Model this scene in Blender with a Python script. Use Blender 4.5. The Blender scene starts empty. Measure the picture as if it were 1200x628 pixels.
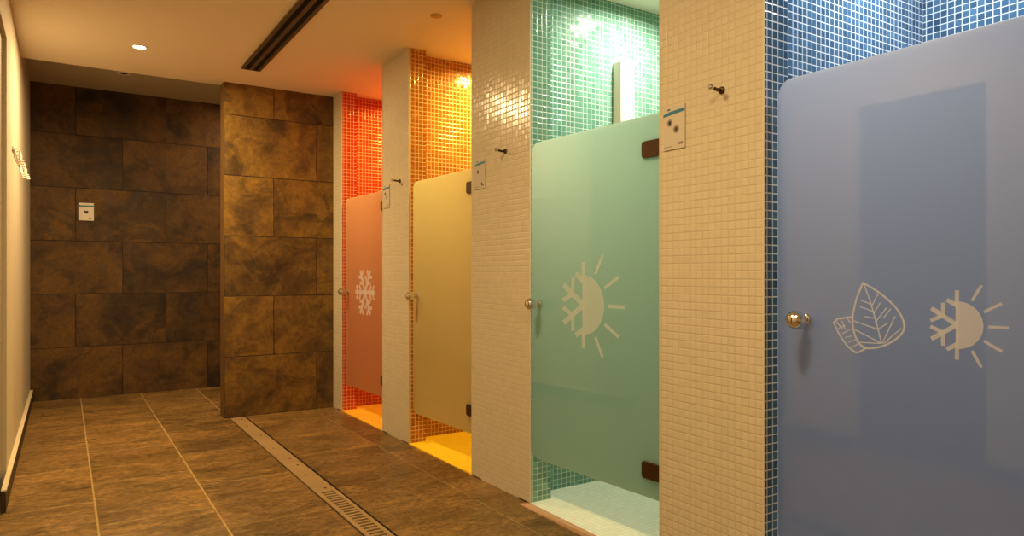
import bpy, math, random
from mathutils import Vector, Matrix
random.seed(4)
C = bpy.context.scene.collection
sc = bpy.context.scene
pi = math.pi

# ------------------------------------------------------------------ dimensions (metres)
R = 1.956            # corridor face of the mosaic piers
XL = -0.255          # left wall
H = 2.68             # corridor and cubicle ceiling
HR = 2.88            # raised ceiling over the recess
YS = 5.86            # front of the free slate wall
YF = 7.55            # far slate wall
YB = -1.7            # wall behind the camera
TH = 0.127           # pier head thickness
XB = 3.20            # back wall of the cubicles
P = 0.029            # mosaic pitch
SET = 0.105          # cubicle wider than its opening by this on each side
OPEN = {'blue': (0.57, 1.475), 'green': (1.955, 2.85), 'amber': (3.44, 4.30), 'red': (4.76, 5.64)}

# ------------------------------------------------------------------ node helpers
def lin(h):
    h = h.lstrip('#'); v = [int(h[i:i+2], 16)/255 for i in (0, 2, 4)]
    return tuple((c/12.92 if c <= .04045 else ((c+.055)/1.055)**2.4) for c in v) + (1,)

class N:
    """small wrapper for building node trees"""
    def __init__(s, name):
        s.m = bpy.data.materials.new(name); s.m.use_nodes = True
        s.t = s.m.node_tree; s.t.nodes.clear()
        s.out = s.t.nodes.new('ShaderNodeOutputMaterial')
    def n(s, typ, **kw):
        x = s.t.nodes.new(typ)
        for k, v in kw.items(): setattr(x, k, v)
        return x
    def link(s, a, b): s.t.links.new(a, b)
    def put(s, sock, v):
        if hasattr(v, 'is_output'): s.link(v, sock)
        else:
            if sock.type == 'VECTOR' and hasattr(v, '__len__'): v = tuple(v)[:3]
            sock.default_value = v
    def math(s, op, a, b=0.0, c=None, clamp=False):
        x = s.n('ShaderNodeMath', operation=op, use_clamp=clamp)
        s.put(x.inputs[0], a); s.put(x.inputs[1], b)
        if c is not None: s.put(x.inputs[2], c)
        return x.outputs[0]
    def mix(s, f, a, b, blend='MIX'):
        x = s.n('ShaderNodeMix', data_type='RGBA', blend_type=blend)
        s.put(x.inputs[0], f); s.put(x.inputs[6], a); s.put(x.inputs[7], b)
        return x.outputs[2]
    def rng(s, v, a, b, c=0.0, d=1.0, smooth=False):
        x = s.n('ShaderNodeMapRange')
        if smooth: x.interpolation_type = 'SMOOTHSTEP'
        s.put(x.inputs[0], v)
        for i, q in enumerate((a, b, c, d)): s.put(x.inputs[i+1], q)
        return x.outputs[0]
    def noise(s, vec, scale, detail=4, rough=.55, dist=0.0):
        x = s.n('ShaderNodeTexNoise')
        s.put(x.inputs['Vector'], vec); x.inputs['Scale'].default_value = scale
        x.inputs['Detail'].default_value = detail; x.inputs['Roughness'].default_value = rough
        x.inputs['Distortion'].default_value = dist
        return x.outputs['Fac']
    def ramp(s, f, stops):
        x = s.n('ShaderNodeValToRGB'); s.put(x.inputs[0], f)
        e = x.color_ramp.elements
        e[0].position, e[0].color = stops[0]; e[1].position, e[1].color = stops[-1]
        for p, c in stops[1:-1]:
            q = e.new(p); q.color = c
        return x.outputs[0]
    def comb(s, a, b, c=0.0):
        x = s.n('ShaderNodeCombineXYZ')
        for i, q in enumerate((a, b, c)): s.put(x.inputs[i], q)
        return x.outputs[0]
    def white(s, vec):
        x = s.n('ShaderNodeTexWhiteNoise', noise_dimensions='3D'); s.put(x.inputs['Vector'], vec)
        return x.outputs['Value'], x.outputs['Color']
    def sep(s, v):
        x = s.n('ShaderNodeSeparateXYZ'); s.put(x.inputs[0], v); return x.outputs
    def pos(s):
        x = s.n('ShaderNodeNewGeometry'); return s.sep(x.outputs['Position']), s.sep(x.outputs['True Normal']), x.outputs['Position']
    def bump(s, h, strength=1.0, dist=1.0):
        x = s.n('ShaderNodeBump'); x.inputs['Strength'].default_value = strength
        x.inputs['Distance'].default_value = dist; s.put(x.inputs['Height'], h); return x.outputs[0]
    def bsdf(s, color, rough=.5, metal=0.0, normal=None, spec=.5, coat=0.0):
        b = s.n('ShaderNodeBsdfPrincipled')
        s.put(b.inputs['Base Color'], color); s.put(b.inputs['Roughness'], rough)
        b.inputs['Metallic'].default_value = metal; b.inputs['Specular IOR Level'].default_value = spec
        b.inputs['Coat Weight'].default_value = coat
        if normal is not None: s.link(normal, b.inputs['Normal'])
        s.link(b.outputs[0], s.out.inputs[0]); return b

def mosaic(name, tile, grout, horizontal=False, rough=.14, var=.18, gw=.0036, tilt=.035, spec=.5, alt=None, relief=.0009):
    """small square glass mosaic; world-anchored, with its own slightly tilted tiles"""
    k = N(name); p, n, _ = k.pos()
    if horizontal: u, v = p[0], p[1]
    else:
        u = k.math('ADD', k.math('MULTIPLY', p[0], k.math('ABSOLUTE', n[1])), k.math('MULTIPLY', p[1], k.math('ABSOLUTE', n[0])))
        v = p[2]
    us, vs = k.math('DIVIDE', u, P), k.math('DIVIDE', v, P)
    fu, fv = k.math('FRACT', us), k.math('FRACT', vs)
    cell = k.comb(k.math('FLOOR', us), k.math('FLOOR', vs), k.math('MULTIPLY', k.math('ABSOLUTE', n[0]), 7.0))
    rv, rc = k.white(cell); r = k.sep(rc)
    du = k.math('MINIMUM', fu, k.math('SUBTRACT', 1.0, fu)); dv = k.math('MINIMUM', fv, k.math('SUBTRACT', 1.0, fv))
    d = k.math('MULTIPLY', k.math('MINIMUM', du, dv), P)
    mask = k.rng(d, gw*.38, gw*.62, smooth=True)
    bright = k.math('ADD', 1.0 - var/2, k.math('MULTIPLY', rv, var))
    base = tile if isinstance(tile, tuple) else lin(tile)
    if alt: tcol = k.mix(k.math('MULTIPLY', r[2], .8), base, lin(alt))
    else: tcol = base
    vm = k.n('ShaderNodeVectorMath', operation='SCALE'); k.put(vm.inputs[0], tcol); k.put(vm.inputs['Scale'], bright)
    col = k.mix(mask, lin(grout), vm.outputs[0])
    edge = k.rng(d, gw*.35, gw*1.15, 0.0, relief, smooth=True)
    tl = k.math('ADD', k.math('MULTIPLY', k.math('SUBTRACT', fu, .5), k.math('MULTIPLY', k.math('SUBTRACT', r[0], .5), tilt*P*2)),
                k.math('MULTIPLY', k.math('SUBTRACT', fv, .5), k.math('MULTIPLY', k.math('SUBTRACT', r[1], .5), tilt*P*2)))
    b = k.bump(k.math('ADD', edge, tl))
    k.bsdf(col, k.rng(mask, 0, 1, .7, rough), 0, b, spec)
    return k.m

def slate(name, tw, th, u0, v0, off, axis='wall', stops=None, joint='#24160a', jw=.005, rough=.42, amp=.006, dark=1.0, stretch=(1, 1, 1), blotch=0.0, fine=.35, endw=0.0, speck=.25):
    """riven slate in large tiles, running bond; u0,v0 joint origin, off shift of odd rows"""
    k = N(name); p, n, P3 = k.pos()
    if axis == 'wall':
        u = k.math('ADD', k.math('MULTIPLY', p[0], k.math('ABSOLUTE', n[1])), k.math('MULTIPLY', p[1], k.math('ABSOLUTE', n[0]))); v = p[2]
    else: u, v = p[1], p[0]           # floor: tiles run along the corridor, columns side by side
    vs = k.math('DIVIDE', k.math('SUBTRACT', v, v0), th); row = k.math('FLOOR', vs)
    odd = k.math('ABSOLUTE', k.math('MODULO', row, 2.0))
    us = k.math('SUBTRACT', k.math('DIVIDE', k.math('SUBTRACT', u, u0), tw), k.math('MULTIPLY', odd, off))
    fu, fv = k.math('FRACT', us), k.math('FRACT', vs)
    cell = k.comb(k.math('FLOOR', us), row, 3.0); rv, rc = k.white(cell); r = k.sep(rc)
    du = k.math('MULTIPLY', k.math('MINIMUM', fu, k.math('SUBTRACT', 1.0, fu)), tw)
    dv = k.math('MULTIPLY', k.math('MINIMUM', fv, k.math('SUBTRACT', 1.0, fv)), th)
    wob = k.math('MULTIPLY', k.math('SUBTRACT', k.noise(P3, 14, 2), .5), .006)
    d = k.math('ADD', k.math('MINIMUM', k.math('ADD', du, endw), dv), wob)
    mask = k.rng(d, jw*.3, jw*.8, smooth=True)
    off3 = k.n('ShaderNodeVectorMath', operation='SCALE'); k.put(off3.inputs[0], rc); off3.inputs['Scale'].default_value = 23.0
    st = k.n('ShaderNodeVectorMath', operation='MULTIPLY'); k.put(st.inputs[0], P3); st.inputs[1].default_value = stretch
    add = k.n('ShaderNodeVectorMath', operation='ADD'); k.link(st.outputs[0], add.inputs[0]); k.link(off3.outputs[0], add.inputs[1])
    V = add.outputs[0]
    n1 = k.noise(V, 1.7, 7, .6, .6); n2 = k.noise(V, 5.5, 6, .65, 1.2); n3 = k.noise(V, 26, 5, .65)
    f = k.math('ADD', k.math('MULTIPLY', n1, .62), k.math('ADD', k.math('MULTIPLY', n2, .42), k.math('MULTIPLY', k.math('SUBTRACT', r[1], .5), .07)), None)
    col = k.ramp(k.math('SUBTRACT', f, .02), stops)
    col = k.mix(k.math('MULTIPLY', k.rng(n3, .42, .72), fine), col, (.02, .016, .012, 1))
    vm = k.n('ShaderNodeVectorMath', operation='SCALE'); k.put(vm.inputs[0], col); k.put(vm.inputs['Scale'], k.math('ADD', .88*dark, k.math('MULTIPLY', r[0], .24*dark)))
    col = k.mix(mask, lin(joint), vm.outputs[0])
    sp = k.noise(P3, 38, 6, .7, .4)
    ss = k.n('ShaderNodeVectorMath', operation='SCALE'); k.put(ss.inputs[0], col); k.put(ss.inputs['Scale'], k.rng(sp, .3, .7, 1-speck, 1+speck)); col = ss.outputs[0]
    if blotch:
        bl = k.rng(k.noise(V, 2.6, 5, .62, .8), .53, .63, 0, blotch, smooth=True)
        col = k.mix(k.math('MULTIPLY', bl, k.math('SUBTRACT', 1.0, k.math('SUBTRACT', 1.0, mask))), col, lin('#120b06'))
    h = k.math('ADD', k.math('MULTIPLY', n2, amp), k.math('ADD', k.math('MULTIPLY', n3, amp*.22), k.math('MULTIPLY', mask, .002)))
    k.bsdf(col, k.rng(n2, .3, .7, rough-.08, rough+.12), 0, k.bump(h), .45)
    return k.m

def plain(name, col, rough=.5, metal=0.0, bumpscale=0, bumpamt=0.0, spec=.5, mottled=0.0):
    k = N(name); nm = None; c = lin(col) if isinstance(col, str) else col
    tc = k.n('ShaderNodeTexCoord').outputs['Object']
    if mottled:
        f = k.noise(tc, 3.0, 5); vm = k.n('ShaderNodeVectorMath', operation='SCALE'); vm.inputs[0].default_value = c[:3]
        k.put(vm.inputs['Scale'], k.math('ADD', 1-mottled, k.math('MULTIPLY', f, 2*mottled))); c = vm.outputs[0]
    if bumpscale: nm = k.bump(k.math('MULTIPLY', k.noise(tc, bumpscale, 4), bumpamt))
    k.bsdf(c, rough, metal, nm, spec); return k.m

def frosted(name, tint='#e9ecea', through=.96, ior=1.75):
    """sand-blasted glass: scatters the light on both sides, its polished outer face still mirrors faintly"""
    k = N(name)
    tc = k.n('ShaderNodeTexCoord').outputs['Object']
    f = k.noise(tc, 900, 2); col = k.mix(k.math('MULTIPLY', f, .06), lin(tint), (.6, .62, .62, 1))
    t = k.n('ShaderNodeBsdfTranslucent'); k.put(t.inputs[0], col)
    d = k.n('ShaderNodeBsdfDiffuse'); k.put(d.inputs[0], col)
    m = k.n('ShaderNodeMixShader'); m.inputs[0].default_value = through
    k.link(d.outputs[0], m.inputs[1]); k.link(t.outputs[0], m.inputs[2])
    g = k.n('ShaderNodeBsdfGlossy'); g.inputs['Roughness'].default_value = .035
    fr = k.n('ShaderNodeFresnel'); fr.inputs[0].default_value = ior
    m2 = k.n('ShaderNodeMixShader'); geo = k.n('ShaderNodeNewGeometry'); fac = k.math('MULTIPLY', fr.outputs[0], k.math('SUBTRACT', 1.0, geo.outputs['Backfacing'])); k.link(fac, m2.inputs[0]); k.link(m.outputs[0], m2.inputs[1]); k.link(g.outputs[0], m2.inputs[2])
    k.link(m2.outputs[0], k.out.inputs[0]); return k.m

def emit(name, col, s):
    k = N(name); e = k.n('ShaderNodeEmission'); e.inputs[0].default_value = col; e.inputs[1].default_value = s
    k.link(e.outputs[0], k.out.inputs[0]); return k.m

# ------------------------------------------------------------------ materials
CREAM = mosaic('cream_mosaic', '#d4c8b0', '#c8bba1', rough=.2, var=.05, gw=.0032, tilt=.022, relief=.0008)
TILE = {
    'red':   mosaic('red_mosaic', '#bb3a20', '#e3ab7c', var=.28, alt='#a62412', gw=.0042),
    'amber': mosaic('amber_mosaic', '#b0702c', '#dcbf8e', var=.25, alt='#8f531c', gw=.0042),
    'green': mosaic('green_mosaic', '#64917c', '#c3d2c2', var=.28, alt='#7aa48f', tilt=.05),
    'blue':  mosaic('blue_mosaic', '#33506c', '#d2d8dc', var=.4, alt='#4a6c8a', tilt=.04),
}
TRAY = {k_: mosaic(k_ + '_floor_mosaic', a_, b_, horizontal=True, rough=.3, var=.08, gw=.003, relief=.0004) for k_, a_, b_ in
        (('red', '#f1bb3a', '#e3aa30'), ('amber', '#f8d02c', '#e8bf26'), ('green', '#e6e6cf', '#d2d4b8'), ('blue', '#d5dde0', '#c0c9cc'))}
SL = [(.34, lin('#24180c')), (.46, lin('#503616')), (.54, lin('#65461a')), (.64, lin('#75531f')), (.80, lin('#86501a'))]
SLATE_FAR = slate('slate_wall_far', .75, .49, .47, -.015, -.507, stops=SL, dark=.95, blotch=.5, rough=.62)
SLATE_FREE = slate('slate_wall_free', .74, .485, 1.07, -.0, .519, stops=[(.32, lin('#33220f')), (.44, lin('#5b421b')), (.54, lin('#775a20')), (.66, lin('#886526')), (.82, lin('#8c5a20'))], dark=1.13, blotch=.5, rough=.6)
FS = [(.30, lin('#54401f')), (.44, lin('#7f6234')), (.54, lin('#937140')), (.66, lin('#ad8346')), (.82, lin('#b8702f'))]
FLOOR_L = slate('slate_floor_main', .75, .49, 3.67, .13, .547, axis='floor', stops=FS, joint='#b79a66', jw=.0085, rough=.40, amp=.006, stretch=(1.1, 2.1, 1), blotch=.22, fine=.55, endw=.0022, speck=.45)
FLOOR_R = slate('slate_floor_side', .75, .54, 2.88, 1.22, .72, axis='floor', stops=[(a, tuple(q*.95 for q in c[:3]) + (1,)) for a, c in FS], joint='#a08458', jw=.006, rough=.40, amp=.006, stretch=(1.1, 2.1, 1), blotch=.22, fine=.55, endw=.0022, speck=.45)
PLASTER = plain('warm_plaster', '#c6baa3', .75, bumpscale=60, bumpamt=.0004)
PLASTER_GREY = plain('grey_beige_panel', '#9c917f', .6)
CEIL = plain('ceiling_paint', '#efe3d0', .85)
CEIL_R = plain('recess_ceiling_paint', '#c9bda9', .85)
DARKDOOR = plain('dark_stained_door', '#2b211a', .45, mottled=.15)
BASEB = plain('dark_slate_skirting', '#35281c', .5, mottled=.2)
LIT_EDGE = plain('skirting_lit_edge', '#e0d2b4', .5)  # light catching the skirting's top edge, put into a paler cap strip
THRESH = plain('salmon_stone_threshold', '#b88a62', .45, mottled=.12)
EDGE = plain('cream_corner_bead', '#d6cbb4', .4)
SLEDGE = plain('ochre_slate_edge', '#6b4f2c', .5, mottled=.2)
GLASS = {'red': frosted('frosted_glass_lit_red', '#d8c8c0', .93), 'amber': frosted('frosted_glass_lit_amber', '#dcddd4', .94), 'green': frosted('frosted_glass_lit_green', '#cfd9c9'), 'blue': frosted('frosted_glass_grey', '#d2d0d3')}  # slight tints put the cubicles' coloured light into neutral glass
ETCH = frosted('etched_marking', '#fdfdff', .72, 1.2)
RIM = frosted('ground_glass_edge', '#f4fbf6', .7, 1.4)
CHROME = plain('polished_chrome', '#eae8e4', .07, 1.0)
BRONZE = plain('bronze_hinge_metal', '#5c4634', .42, .9)
STEEL = plain('brushed_steel', '#a8977d', .42, 1.0, 80, .0004)
STEELD = plain('worn_steel_cover', '#ad9066', .5, .15, 40, .0006, mottled=.3)
BLACK = plain('dark_void', '#0c0806', .9)
VENT = plain('grey_aluminium', '#6e6050', .5, .6)
ACRYL = plain('pale_sign_plastic', '#cdc3b4', .22)
WHITESIGN = plain('white_sign_plastic', '#efe7da', .3)
BLUEINK = plain('blue_print', '#2f7896', .4)
TEALINK = plain('teal_print', '#3d7a80', .4)
BLACKINK = plain('black_print', '#14100e', .5)
REDINK = plain('dark_red_print', '#4a1a14', .5)
GREYINK = plain('grey_print', '#8a7f76', .5)
SATIN = plain('white_satin_panel', '#ece4da', .3)
PALECOL = plain('white_lacquer', '#e6ddd0', .45)
YELLOWDISC = plain('yellowed_plastic', '#c9a24a', .5)
LAMP = emit('lamp_glow', (1, .78, .48, 1), 60)
LENS = plain('lamp_glass_off', '#8d8478', .12, .6)

# ------------------------------------------------------------------ mesh helpers
class MB:
    def __init__(s): s.v, s.f, s.mi, s.sm = [], [], [], []
    def face(s, pts, mi=0, smooth=False):
        b = len(s.v); s.v += [tuple(p) for p in pts]; s.f.append(tuple(range(b, b+len(pts)))); s.mi.append(mi); s.sm.append(smooth)
    def idx(s, vs, fs, mi=0, smooth=False, M=None):
        b = len(s.v); s.v += [tuple(M @ Vector(p)) if M else tuple(p) for p in vs]
        for q in fs: s.f.append(tuple(b+i for i in q)); s.mi.append(mi); s.sm.append(smooth)
    def box(s, x0, x1, y0, y1, z0, z1, mi=0, faces=None, M=None):
        v = [(x, y, z) for z in (z0, z1) for y in (y0, y1) for x in (x0, x1)]
        F = {'-z': (0, 2, 3, 1), '+z': (4, 5, 7, 6), '-y': (0, 1, 5, 4), '+y': (2, 6, 7, 3), '-x': (0, 4, 6, 2), '+x': (1, 3, 7, 5)}
        b = len(s.v); s.v += [tuple(M @ Vector(p)) if M else p for p in v]
        for k_, q in F.items():
            m = mi
            if faces and k_ in faces:
                m = faces[k_]
                if m is None: continue
            s.f.append(tuple(b+i for i in q)); s.mi.append(m); s.sm.append(False)
    def prism(s, poly, a0, a1, mi=0, M=None, rim=None):
        """poly: (u,w) loop in the local XZ plane, extruded along Y from a0 to a1"""
        n = len(poly); vs = [(u, a0, w) for u, w in poly] + [(u, a1, w) for u, w in poly]
        fs = [tuple(range(n)), tuple(range(2*n-1, n-1, -1))] + [(i, i+n, (i+1) % n+n, (i+1) % n) for i in range(n)]
        if rim is None: s.idx(vs, fs, mi, False, M)
        else: s.idx(vs, fs, mi, False, M); s.mi[-n:] = [rim]*n
    def lathe(s, prof, M, seg=28, mi=0):
        """prof: (radius, height) list, spun about local Z"""
        vs, fs = [], []
        for r, z in prof:
            for i in range(seg):
                a = 2*pi*i/seg; vs.append((r*math.cos(a), r*math.sin(a), z))
        for j in range(len(prof)-1):
            for i in range(seg):
                i2 = (i+1) % seg; fs.append((j*seg+i, j*seg+i2, (j+1)*seg+i2, (j+1)*seg+i))
        s.idx(vs, fs, mi, True, M)
    def tube(s, pts, r, seg=12, mi=0, M=None):
        pts = [Vector(p) for p in pts]; vs, fs = [], []; rr = r if isinstance(r, (list, tuple)) else [r]*len(pts)
        for j, p in enumerate(pts):
            t = (pts[min(j+1, len(pts)-1)] - pts[max(j-1, 0)]).normalized()
            a = t.cross(Vector((0, 0, 1)) if abs(t.z) < .9 else Vector((1, 0, 0))).normalized(); b = t.cross(a)
            for i in range(seg):
                q = 2*pi*i/seg; vs.append(p + (a*math.cos(q) + b*math.sin(q))*rr[j])
        for j in range(len(pts)-1):
            for i in range(seg):
                i2 = (i+1) % seg; fs.append((j*seg+i, j*seg+i2, (j+1)*seg+i2, (j+1)*seg+i))
        fs.append(tuple(range(seg-1, -1, -1))); fs.append(tuple((len(pts)-1)*seg+i for i in range(seg)))
        s.idx(vs, fs, mi, True, M)
    def build(s, name, mats, parent=None, bevel=0.0):
        me = bpy.data.meshes.new(name); me.from_pydata(s.v, [], s.f)
        for m in (mats if isinstance(mats, (list, tuple)) else [mats]): me.materials.append(m)
        for p, m, sm in zip(me.polygons, s.mi, s.sm): p.material_index = m; p.use_smooth = sm
        import bmesh
        bm = bmesh.new(); bm.from_mesh(me); bmesh.ops.remove_doubles(bm, verts=bm.verts, dist=1e-6) if s.weld else None
        bmesh.ops.recalc_face_normals(bm, faces=bm.faces); bm.to_mesh(me); bm.free()
        o = bpy.data.objects.new(name, me); C.objects.link(o)
        if parent: o.parent = parent
        if bevel:
            b = o.modifiers.new('bevel', 'BEVEL'); b.width = bevel; b.segments = 3; b.limit_method = 'ANGLE'
        return o
    weld = True

def tag(o, label=None, cat=None, group=None, kind=None):
    for k_, v_ in (('label', label), ('category', cat), ('group', group), ('kind', kind)):
        if v_: o[k_] = v_
    return o
def empty(name, loc, rz=0.0, label=None, cat=None, group=None):
    o = bpy.data.objects.new(name, None); C.objects.link(o); o.location = loc; o.rotation_euler = (0, 0, rz); o.empty_display_size = .1
    return tag(o, label, cat, group, 'thing')
def struct(mb, name, mats, label, cat, bevel=0.0): return tag(mb.build(name, mats, None, bevel), label, cat, None, 'structure')
def copy_tree(o, parent=None):
    c = o.copy(); C.objects.link(c); c.parent = parent
    for ch in list(o.children): copy_tree(ch, c)
    return c
ROT_NX = Matrix.Rotation(-pi/2, 4, 'Y')      # local Z -> world -X

# ------------------------------------------------------------------ setting
b = MB(); XD0, XD1 = 1.102, 1.232
b.box(XL-.3, XD0, YB, YF+.1, -.12, 0, 0); b.box(XD1, R+.01, YB, YS+.3, -.12, 0, 1); b.box(XD0, R+1.2, YS, YF+.1, -.12, 0, 0)
b.box(XD0, XD1, YB, 1.5, -.12, 0, 0)
struct(b, 'floor', [FLOOR_L, FLOOR_R], 'brown riven slate floor tiles of the corridor', 'floor')

b = MB(); b.box(XL-.3, XB+.2, YB-.1, YS+.05, H, H+.1)
b.box(XL-.3, XB+.2, YS+.05, YS+.13, H, HR+.1)
struct(b, 'ceiling', CEIL, 'plain warm lit plaster ceiling over the corridor', 'ceiling')
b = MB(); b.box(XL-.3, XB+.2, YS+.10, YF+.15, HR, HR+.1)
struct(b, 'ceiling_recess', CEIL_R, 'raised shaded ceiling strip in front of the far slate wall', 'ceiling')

# left wall, with a dark doorway and a shallow grey recess
b = MB(); W = XL-.12
for y0, y1, z0, z1 in ((YB, 1.80, 0, H), (1.80, 2.56, 2.22, H), (2.56, 3.3, 0, H), (3.3, 4.53, 2.40, H), (4.53, YF+.1, 0, HR)):
    b.box(W, XL, y0, y1, z0, z1)
struct(b, 'wall_left', PLASTER, 'smooth cream plaster wall along the left side', 'wall')
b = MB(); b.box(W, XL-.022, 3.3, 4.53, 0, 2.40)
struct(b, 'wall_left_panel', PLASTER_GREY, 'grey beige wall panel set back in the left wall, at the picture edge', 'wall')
b = MB(); b.box(W-.02, XL-.07, 1.80, 2.56, 0, 2.22)
struct(b, 'door_1', DARKDOOR, 'dark door in the left wall, mirrored in the blue cubicle glass', 'door')
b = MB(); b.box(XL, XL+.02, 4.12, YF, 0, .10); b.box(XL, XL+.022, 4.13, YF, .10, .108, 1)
struct(b, 'baseboard_left', [BASEB, LIT_EDGE], 'dark skirting along the left wall, its lit top edge painted cream', 'baseboard')
b = MB(); b.box(XL, XL+.02, 2.56, 3.3, 0, .10); b.box(XL, XL+.02, YB, 1.8, 0, .10); 
struct(b, 'baseboard_left_near', [BASEB, LIT_EDGE], 'dark skirting on the left wall mirrored low in the blue glass', 'baseboard')
b = MB(); b.box(XL-.3, R+1.3, YF, YF+.12, 0, HR)
struct(b, 'wall_far', SLATE_FAR, 'dark brown slate tiled wall at the far end', 'wall')
b = MB(); b.box(1.066, 2.2, YS, YS+.14, 0, H, 0, {'-x': 1})
struct(b, 'wall_slate', [SLATE_FREE, SLEDGE], 'brown slate tiled screen wall beside the red shower cubicle', 'wall')
b = MB(); b.box(XL-.3, XB+.2, YB-.12, YB, 0, H)
struct(b, 'wall_behind', PLASTER, 'cream plaster wall closing the corridor', 'wall')
b = MB(); b.box(R+1.2, R+1.3, YS+.14, YF+.05, 0, HR)
struct(b, 'wall_recess_side', SLATE_FAR, 'side wall of the slate recess', 'wall')

# piers: cream face to the corridor, coloured mosaic heads and cubicle walls
names = ['blue', 'green', 'amber', 'red']
desc = {'blue': 'blue', 'green': 'green', 'amber': 'amber', 'red': 'red'}
def pier(y0, y1, cn, cf, label, n):
    """cn: cubicle colour on the near (low y) side, cf on the far side; None at the row's ends"""
    b = MB(); mats = [CREAM, TILE[cn] if cn else CREAM, TILE[cf] if cf else CREAM, EDGE]
    X0, X1 = R, R+TH
    b.box(X0, X1, y0, y1, 0, H, 0, {'-y': 1, '+y': 2, '-z': None, '+z': None, '+x': 1})
    ya = y0+SET if cn else y0; yb = y1-SET if cf else y1
    b.box(X1, XB, ya, yb, 0, H, 0, {'-y': 1, '+y': 2, '-z': None, '+z': None, '-x': None})
    if cn: b.box(X0-.0015, X0+.004, y0-.0015, y0+.004, 0, H, 3)
    if cf: b.box(X0-.0015, X0+.004, y1-.004, y1+.0015, 0, H, 3)
    struct(b, n, mats, label, 'wall')
pier(YB, OPEN['blue'][0], None, 'blue', 'cream mosaic wall before the blue cubicle', 'wall_right')
pier(OPEN['blue'][1], OPEN['green'][0], 'blue', 'green', 'cream mosaic pier between the blue and green shower doors', 'wall_right_pier')
pier(OPEN['green'][1], OPEN['amber'][0], 'green', 'amber', 'cream mosaic pier between the green and yellow shower doors', 'wall_right_pier.001')
pier(OPEN['amber'][1], OPEN['red'][0], 'amber', 'red', 'cream mosaic pier between the yellow and red shower doors', 'wall_right_pier.002')
pier(OPEN['red'][1], YS, 'red', None, 'narrow cream mosaic pier between the red door and slate screen', 'wall_right_pier.003')
for i, c in enumerate(names):
    y0, y1 = OPEN[c]
    b = MB(); b.box(XB-.005, XB+.1, y0-SET-.02, y1+SET+.02, 0, H)
    struct(b, 'wall_back' + ('' if i == 0 else '.%03d' % i), TILE[c], '%s mosaic back wall inside the %s shower cubicle' % (c, c), 'wall')
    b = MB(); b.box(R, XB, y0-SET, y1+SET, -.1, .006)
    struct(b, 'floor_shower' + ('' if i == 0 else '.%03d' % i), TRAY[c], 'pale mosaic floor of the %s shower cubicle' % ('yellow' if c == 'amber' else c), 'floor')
b = MB(); b.box(1.906, R, .5, 2.872, -.02, .004)
struct(b, 'trim_1', THRESH, 'salmon stone strip along the floor before the green door', 'trim', .002)

# ------------------------------------------------------------------ shower doors
def arc(cx_, cz_, r, a0, a1, n=8): return [(cx_+r*math.cos(a0+(a1-a0)*i/n), cz_+r*math.sin(a0+(a1-a0)*i/n)) for i in range(n+1)]
def panel_poly(L, h, r, rh=.008):
    return arc(rh, rh, rh, -pi, -pi/2, 3) + arc(L-r, r, r, -pi/2, 0) + arc(L-r, h-r, r, 0, pi/2) + arc(rh, h-rh, rh, pi/2, pi, 3)

GY = .004   # half thickness of the glass
class Emblem(MB):
    """flat marks on the corridor face of a door; coordinates: s from the free edge, z above the pane's foot"""
    weld = False
    def __init__(e, L): super().__init__(); e.L = L; e.k = 0
    def _y(e): e.k += 1; return GY + .0006 + .00001*e.k
    def poly(e, pts): e.prism([(e.L-s_, z_) for s_, z_ in pts], GY-.0002, e._y())
    def bar(e, p, q, w):
        d = Vector((q[0]-p[0], q[1]-p[1])); n = Vector((-d.y, d.x)).normalized()*w/2
        e.poly([(p[0]+n.x, p[1]+n.y), (q[0]+n.x, q[1]+n.y), (q[0]-n.x, q[1]-n.y), (p[0]-n.x, p[1]-n.y)])
    def line(e, pts, w):
        for p, q in zip(pts[:-1], pts[1:]):
            d = Vector((q[0]-p[0], q[1]-p[1])).normalized()*w*.35
            e.bar((p[0]-d.x, p[1]-d.y), (q[0]+d.x, q[1]+d.y), w)

def polar(c, r, a, u): return (c[0]+r*u*math.cos(math.radians(a)), c[1]+r*u*math.sin(math.radians(a)))
def sun_flake(e, c, u):
    """half sun on the right, half snowflake on the left; u = sun radius"""
    e.poly([polar(c, 1, a, u) for a in range(-90, 91, 6)])
    for a in (-61, -30, 0, 30, 61): e.bar(polar(c, 1.18, a, u), polar(c, 1.92, a, u), .115*u)
    for a in (90, -90): e.bar(polar(c, .9, a, u), polar(c, 1.46, a, u), .16*u)
    for a, b2 in ((90, 150), (-90, 210)):
        m = polar(c, .82, a, u); e.bar(m, polar(m, .46, b2, u), .18*u)
    for a in (147, 213):
        e.bar(c, polar(c, 1.22, a, u), .19*u); m = polar(c, .66, a, u)
        for b2 in (a-58, a+58): e.bar(m, polar(m, .56, b2, u), .16*u)
    e.bar(polar(c, 1, 90, u), polar(c, 1, -90, u), .10*u)
def flake(e, c, u):
    for a in range(0, 360, 60):
        e.bar(c, polar(c, 1, a, u), .17*u)
        for t_, l_ in ((.40, .34), (.68, .34)):
            m = polar(c, t_, a, u)
            for b2 in (a-55, a+55): e.bar(m, polar(m, l_, b2, u), .125*u)
LEAF = [(0.295, 1.1233), (0.3316, 1.1038), (0.3672, 1.0783), (0.3974, 1.049), (0.4140, 1.0205), (0.4184, 0.9945), (0.4059, 0.9721), (0.3759, 0.9481), (0.3406, 0.9319), (0.3019, 0.9262), (0.281, 0.9401), (0.2668, 0.9707), (0.2610, 1.0021), (0.2650, 1.0388), (0.2763, 1.0801), (0.295, 1.1233)]
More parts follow.
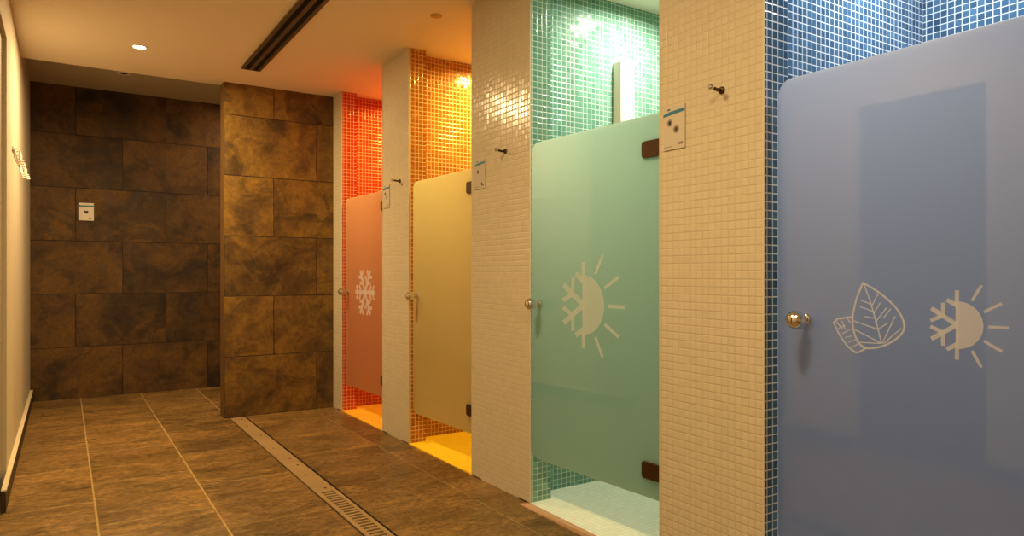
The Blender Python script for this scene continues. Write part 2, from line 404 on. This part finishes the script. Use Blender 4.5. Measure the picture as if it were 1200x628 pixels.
VEINS = [[(0.2987, 1.1167), (0.318, 1.0679), (0.3361, 1.0066), (0.3517, 0.9461)], [(0.288, 1.0714), (0.3189, 1.0599)], [(0.2866, 1.0511), (0.3253, 1.0393)], [(0.3019, 1.0225), (0.3298, 1.0187)], [(0.2668, 1.0071), (0.3383, 0.9869)], [(0.2715, 0.9801), (0.3495, 0.9467)], [(0.2786, 0.9435), (0.3473, 0.9457)], [(0.3406, 1.0907), (0.3235, 1.057)], [(0.3473, 1.0645), (0.328, 1.0319)], [(0.365, 1.0498), (0.3325, 1.0064)], [(0.3781, 1.0482), (0.3575, 1.021)], [(0.3693, 1.0064), (0.3415, 0.9871)], [(0.391, 1.0272), (0.3548, 0.9485)], [(0.408, 0.9937), (0.3584, 0.9466)]]
LEAF2 = [(0.2630, 1.0190), (0.1969, 1.0078), (0.2134, 0.9715), (0.2379, 0.9364), (0.262, 0.9157), (0.2786, 0.9105), (0.3019, 0.9262)]
VEINS2 = [[(0.2109, 1.0002), (0.2282, 0.9827)], [(0.2282, 1.0049), (0.2389, 0.9802)], [(0.2173, 0.982), (0.2379, 0.9916)], [(0.2476, 1.0115), (0.2553, 0.9996)], [(0.2306, 0.9658), (0.2515, 0.9788)], [(0.2404, 0.955), (0.2601, 0.9611)], [(0.25, 0.9411), (0.2715, 0.9493)], [(0.2596, 0.9269), (0.2786, 0.9376)]]

def shower_door(c, F, Hh, z0, z1, ks, label, marks=None):
    F, Hh = Vector(F), Vector(Hh); L = (F-Hh).length; rz = math.atan2(F.y-Hh.y, F.x-Hh.x)
    t = empty('glass_shower_door', (Hh.x, Hh.y, z0), rz, label, 'shower door')  # a hinged glass shower door, not a fixed screen
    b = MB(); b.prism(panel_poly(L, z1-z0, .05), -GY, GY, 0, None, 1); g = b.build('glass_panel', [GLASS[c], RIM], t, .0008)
    if marks:
        for nm, fn in marks:
            e = Emblem(L); fn(e, z0); e.build(nm, ETCH, g)
    kn = empty('knob', (L-ks, 0, 1.004-z0)); kn.parent = t; del kn['kind']
    M = Matrix.Rotation(-pi/2, 4, 'X')                         # spin axis to +Y, the corridor side
    b = MB(); b.lathe([(.0001, .0), (.0165, .0), (.0175, .002), (.0175, .009), (.0155, .012), (.009, .0135)], Matrix.Translation((0, GY, 0)) @ M); b.build('rosette', CHROME, kn)
    prof = [(.0085, .0), (.0085, .004), (.0135, .008), (.0135, .013), (.0085, .017)] + [(.031*math.sin(a), .045-.031*math.cos(a)) for a in [pi*(.12+.88*i/14) for i in range(15)]]
    b = MB(); b.lathe(prof, Matrix.Translation((0, GY+.012, 0)) @ M); b.build('ball_grip', CHROME, kn)
    M2 = Matrix.Rotation(pi/2, 4, 'X')
    b = MB(); b.lathe([(.0001, 0), (.0165, 0), (.0165, .008), (.008, .012), (.008, .02)] + [(.022*math.sin(a), .04-.022*math.cos(a)) for a in [pi*(.13+.87*i/10) for i in range(11)]], Matrix.Translation((0, -GY, 0)) @ M2); b.build('inner_grip', CHROME, kn)
    for hz in (1.66, .347):
        b = MB(); pl = [(-.004, -.034)] + arc(.112, -.022, .012, -pi/2, 0, 4) + arc(.112, .022, .012, 0, pi/2, 4) + [(-.004, .034)]
        b.prism(pl, -.013, -GY); b.prism(pl, GY, .013); b.box(-.022, -.004, -.013, .013, -.034, .034)
        hg = b.build('hinge', BRONZE, t, .0015); hg.location = (0, 0, hz-z0)
    return t

ob, og, oa, orr = OPEN['blue'], OPEN['green'], OPEN['amber'], OPEN['red']
def m_green(e, z0): sun_flake(e, (.3806, 1.0086-z0), .1345)
def m_blue(e, z0): sun_flake(e, (.556, 1.0127-z0), .0640)
def m_leaf(e, z0):
    sh = lambda q: [(s_, z_-z0) for s_, z_ in q]
    def soft(q, closed):
        out = [] if closed else [q[0]]
        for a, c_ in zip(q[:-1], q[1:]):
            out += [(a[0]*.75+c_[0]*.25, a[1]*.75+c_[1]*.25), (a[0]*.25+c_[0]*.75, a[1]*.25+c_[1]*.75)]
        return out + [q[-1]]
    e.line(soft(sh(LEAF), False), .0055); e.line(soft(sh(LEAF2), False), .005)
    for q in VEINS: e.line(sh(q), .0030)
    for q in VEINS2: e.line(sh(q), .0030)
def m_red(e, z0): flake(e, (.4156, 1.0043-z0), .197)
shower_door('blue', (R+.065, ob[1]-.010), (R+.062, ob[0]+.022), .225, 1.797, .108,
            'frosted glass shower door with leaves and half sun in the blue cubicle', [('etched_leaves', m_leaf), ('etched_sun_snowflake', m_blue)])
shower_door('green', (R+.008, og[1]-.008), (R+.060, og[0]+.022), .235, 1.800, .065,
            'frosted glass shower door with large half snowflake half sun, green cubicle', [('etched_sun_snowflake', m_green)])
shower_door('amber', (R+.030, oa[1]-.010), (R+.060, oa[0]+.022), .212, 1.770, .070,
            'frosted glass shower door without any drawing, in the yellow cubicle')
shower_door('red', (R+.030, orr[1]-.010), (R+.060, orr[0]+.022), .225, 1.776, .070,
            'frosted glass shower door with a full snowflake in the red cubicle', [('etched_snowflake', m_red)])

# ------------------------------------------------------------------ shower column in the green cubicle
yw = og[1] + SET
t = empty('shower_column', (2.637, yw, 1.05), 0, 'white shower column on the mosaic wall of the green cubicle', 'shower column')
b = MB()
sect = [(-.047, 0), (-.047, -.055)] + [(-.032+.015*math.cos(a), -.055+.017*math.sin(a)) for a in [pi+pi/2*i/6 for i in range(7)]] + [(.047, -.072), (.047, 0)]
n = len(sect); zt = 2.335-1.05; vs = [(x, y, 0) for x, y in sect] + [(x, y, zt) for x, y in sect]
b.idx(vs, [tuple(range(n)), tuple(range(2*n-1, n-1, -1))] + [(i, i+n, (i+1) % n+n, (i+1) % n) for i in range(n)])
b.build('column_body', PALECOL, t, .006)
b = MB(); b.box(-.03, .044, -.0745, -.072, .01, zt-.012); b.build('front_panel', SATIN, t, .001)

# ------------------------------------------------------------------ signs
def sign_on_pier(yc, label, dots, group='shower instruction signs'):
    """plate on a pier: local X runs along the wall toward the camera (right in the view), Y to the corridor"""
    t = empty('instruction_sign', (R, yc, 1.708), pi/2, label, 'sign', group)
    # local +X = world +Y (left in the view); local +Y = world -X
    b = MB(); b.box(-.055, .055, 0, .006, -.083, .083); b.build('plate', ACRYL, t, .0015)
    b = MB(); b.prism([(-.0545, .055), (.0545, .046), (.0545, .056), (.02, .063), (-.0545, .067)], .0055, .0066); b.build('blue_band', BLUEINK, t)
    b = MB(); b.prism([(.026+.009*math.cos(a*pi/4), .071+.004*math.sin(a*pi/4)) for a in range(8)], .0055, .0064); b.build('logo_mark', TEALINK, t)
    for (x, z, rr, ink) in dots:
        r_ = empty('pictogram', (x, 0, z)); r_.parent = t; del r_['kind']
        b = MB(); ring = [(rr*math.cos(2*pi*i/24), rr*math.sin(2*pi*i/24)) for i in range(24)]
        b.prism(ring, .0055, .0063); b.build('disc', GREYINK if ink else ACRYL, r_)
        b = MB(); b.prism([(-.0055, -.006), (.0045, -.006), (.006, .002), (.002, .0085), (-.005, .006)], .0062, .0068); b.build('symbol', BLACKINK if ink != 2 else REDINK, r_)
    b = MB(); b.box(.006, .050, .0055, .0063, -.072, -.069); b.build('small_print', GREYINK, t)
    b = MB(); b.box(-.046, -.022, .0055, .0063, -.068, -.058); b.build('logo_block', GREYINK, t)
    return t
sign_on_pier(1.875, 'pale instruction sign on the pier between blue and green doors', [(.021, .020, .014, 1), (-.012, -.008, .015, 2)])
sign_on_pier(3.341, 'pale instruction sign on the pier between green and yellow doors', [(.020, .014, .012, 1), (-.022, -.056, .008, 1)])
sign_on_pier(4.677, 'pale instruction sign on the pier between yellow and red doors', [(.018, .020, .014, 1), (-.012, -.008, .015, 2)])
t = empty('wall_sign', (.173, YF, 1.728), 0, 'small white square sign alone on the dark far slate wall', 'sign')
b = MB(); b.box(-.061, .061, -.008, 0, -.082, .082); b.build('plate', WHITESIGN, t, .002)
b = MB(); b.box(-.058, .0605, -.0092, -.0075, .046, .060); b.build('teal_band', TEALINK, t)
b = MB(); b.prism([(-.017, .008), (-.016, -.006), (-.008, -.016), (.009, -.016), (.016, -.006), (.017, .008), (.009, .012), (.0, .006), (-.009, .012)], -.0092, -.0075); b.build('pictogram', BLACKINK, t)
b = MB(); b.box(.018, .042, -.009, -.0075, -.067, -.059); b.build('small_print', GREYINK, t)

# ------------------------------------------------------------------ robe hooks on the piers
def robe_hook():
    t = empty('robe_hook', (0, 0, 0), 0, '-', 'hook', 'robe hooks on the cream piers')
    b = MB(); b.lathe([(.0001, 0), (.013, 0), (.0135, .002), (.0125, .006), (.008, .009), (.0001, .009)], ROT_NX); b.build('wall_plate', BRONZE, t)
    b = MB(); b.tube([(-.006, 0, 0), (-.025, 0, -.001), (-.042, 0, .001), (-.052, 0, .004)], [.0068, .0062, .0062, .0068]); b.build('peg', BRONZE, t)
    prof = [(.0108*math.sin(pi*i/12)+.0001, .0108-.0108*math.cos(pi*i/12)) for i in range(13)]
    b = MB(); b.lathe(prof, Matrix.Translation((-.046, 0, .004)) @ ROT_NX); b.build('ball_tip', CHROME, t)
    return t
h0 = robe_hook()
for i, (y, z, lab) in enumerate(((1.650, 1.800, 'bronze robe hook on the pier between blue and green doors'), (3.080, 1.797, 'bronze robe hook on the pier between green and yellow doors'), (4.445, 1.795, 'bronze robe hook on the pier between yellow and red doors'))):
    o = h0 if i == 0 else copy_tree(h0); o.location = (R, y, z); o['label'] = lab

# ------------------------------------------------------------------ coat rack on the left wall
t = empty('coat_rack', (XL, 4.95, 1.885), 0, 'metal coat rack with hooks on the cream left wall', 'coat rack')
b = MB(); b.box(0, .010, 0, 1.02, -.009, .009); b.build('rail', SATIN, t, .002)
hk = None
for y in (.06, .17, .28, .74, .85, .96):
    if hk is None:
        b = MB(); b.tube([(.004, 0, .002), (.014, 0, .006), (.024, 0, .004), (.028, 0, -.008), (.027, 0, -.03), (.028, 0, -.055), (.034, 0, -.068), (.042, 0, -.071), (.048, 0, -.062)], .005, 10)
        b.tube([(.003, 0, -.004), (.003, 0, -.045), (.010, 0, -.060), (.026, 0, -.058)], .0045, 10)
        hk = b.build('hook', SATIN, t); o = hk
    else:
        o = hk.copy(); C.objects.link(o); o.parent = t
    o.location = (.006, y, 0)

# ------------------------------------------------------------------ ceiling fittings
def downlight(loc, label, lens):
    t = empty('downlight', loc, 0, label, 'ceiling light')
    b = MB(); b.lathe([(.052, .0), (.050, -.006), (.043, -.007), (.036, -.002), (.034, .0)], Matrix.Identity(4), 36); b.build('trim_ring', SATIN if lens is LENS else PALECOL, t)
    b = MB(); b.lathe([(.0352, -.0015), (.030, -.0045), (.018, -.006), (.0001, -.0065)], Matrix.Identity(4), 32); b.build('lens', lens, t)
    return t
downlight((.426, 5.27, H), 'glowing recessed downlight in the corridor ceiling', LAMP)
downlight((.43, 6.82, HR), 'unlit recessed downlight in the raised ceiling by far wall', LENS)
b = MB(); b.lathe([(.034, 0), (.033, -.005), (.026, -.008), (.0001, -.009)], Matrix.Translation((1.85, 3.68, H)), 32)
tag(b.build('ceiling_disc', YELLOWDISC), 'small yellowish disc on the ceiling before the yellow cubicle', 'ceiling disc', None, 'thing')

t = empty('ceiling_air_vent', (1.168, 1.9, H), 0, 'long grey double slot air diffuser in the ceiling', 'air vent')
Ld = 5.385-1.9
b = MB(); b.box(-.068, .068, 0, Ld, -.001, .0); b.build('slot_throat', BLACK, t)
for x0, x1 in ((-.070, -.047), (-.013, .013), (.047, .070)):
    b = MB(); b.box(x0, x1, 0, Ld, -.012, -.0008); b.build('slot_bar', VENT, t, .002)
b = MB(); b.box(-.070, .070, Ld-.006, Ld, -.012, -.0008); b.build('end_cap', VENT, t)

# ------------------------------------------------------------------ floor drain
t = MB(); t.box(XD0, XD1, 1.5, YS, -.12, -.028); t.box(XD0, XD0+.006, 1.5, YS, -.03, -.001); t.box(XD1-.006, XD1, 1.5, YS, -.03, -.001)
struct(t, 'floor_channel', BLACK, 'dark channel gap under the floor drain strips', 'floor')
xa, xb = XD0+.011, XD1-.011
def drain_grate(y0, y1):
    b = MB(); b.box(xa, xa+.022, y0, y1, -.028, 0); b.box(xb-.020, xb, y0, y1, -.028, 0)
    y = y0
    k_ = int(round((y1-y0)/.038)); pt = (y1-y0)/k_
    for i in range(k_): b.box(xa+.022, xb-.020, y0+i*pt, y0+i*pt+pt*.44, -.012, -.001)
    return b.build('drain_grate', STEELD, None, .001)
tag(drain_grate(2.62, 3.60), 'slotted metal drain grate at the bottom edge of the picture', 'drain grate', None, 'thing')
ends = [3.604, 4.30, 5.05, YS-.004]
labs = ['plain drain cover strip joined to the slotted grate', 'middle plain drain cover strip between two other covers', 'plain drain cover strip that meets the slate screen wall']
for i in range(3):
    y0, y1 = ends[i]+.002, ends[i+1]-.002
    t = empty('drain_cover', ((xa+xb)/2, y0, 0), 0, labs[i], 'drain cover', 'plain drain cover strips')
    b = MB(); w = (xb-xa)/2; b.box(-w, w, 0, y1-y0, -.028, -.001); b.build('cover_plate', STEELD, t, .002)
    sp = None
    for (x, y) in ((.012, .06), (-.006, (y1-y0)*.52), (.014, y1-y0-.10)):
        if sp is None:
            b = MB(); b.lathe([(.0075, -.0015), (.0070, .0002), (.003, .0004), (.0001, -.0006)], Matrix.Identity(4), 14); sp = b.build('screw', BLACK, t); q = sp
        else: q = sp.copy(); C.objects.link(q); q.parent = t
        q.location = (x, y, 0)

# ------------------------------------------------------------------ light
def spot(name, loc, W_, col, angle=150, blend=1.0, rad=.04, rot=(0, 0, 0)):
    l = bpy.data.lights.new(name, 'SPOT'); l.energy = W_; l.color = col; l.spot_size = math.radians(angle); l.spot_blend = blend; l.shadow_soft_size = rad
    o = bpy.data.objects.new(name, l); C.objects.link(o); o.location = loc; o.rotation_euler = rot; return o
def disk(name, loc, W_, col, size=.09, spread=180):
    l = bpy.data.lights.new(name, 'AREA'); l.shape = 'DISK'; l.size = size; l.energy = W_; l.color = col; l.spread = math.radians(spread)
    o = bpy.data.objects.new(name, l); C.objects.link(o); o.location = loc; return o
WARM = (1, .72, .35)
for y, w in ((5.27, 52), (2.09, 32), (.5, 31)):
    disk('corridor_downlight', (.426, y, H-.012), w, WARM, .07)
disk('recess_lamp', (1.75, 6.9, HR-.02), 16, (1, .62, .32), .08)
CUB = {'blue': (19.5, (.84, .93, 1)), 'green': (23, (1, 1, .82)), 'amber': (34, (1, .68, .15)), 'red': (33, (1, .60, .13))}
for c, (w, col) in CUB.items():
    disk('cubicle_downlight', (2.66, OPEN[c][1]+SET-.37, H-.012), w, col, .09, 168)
w = bpy.data.worlds.new('world'); sc.world = w; w.use_nodes = True
w.node_tree.nodes['Background'].inputs[0].default_value = (.01, .008, .006, 1)

# ------------------------------------------------------------------ camera
cam = bpy.data.cameras.new('camera'); cam.sensor_width = 36; cam.lens = 810/1200*36; cam.shift_y = 7/1200; cam.clip_start = .02
o = bpy.data.objects.new('camera', cam); C.objects.link(o); o.location = (0, 0, 1.15); o.rotation_euler = (pi/2, 0, -math.atan(525/810))
sc.camera = o
sc.view_settings.view_transform = 'Standard'; sc.view_settings.look = 'None'; sc.view_settings.gamma = 1; sc.view_settings.use_curve_mapping = False
sc.view_settings.exposure = 0.0
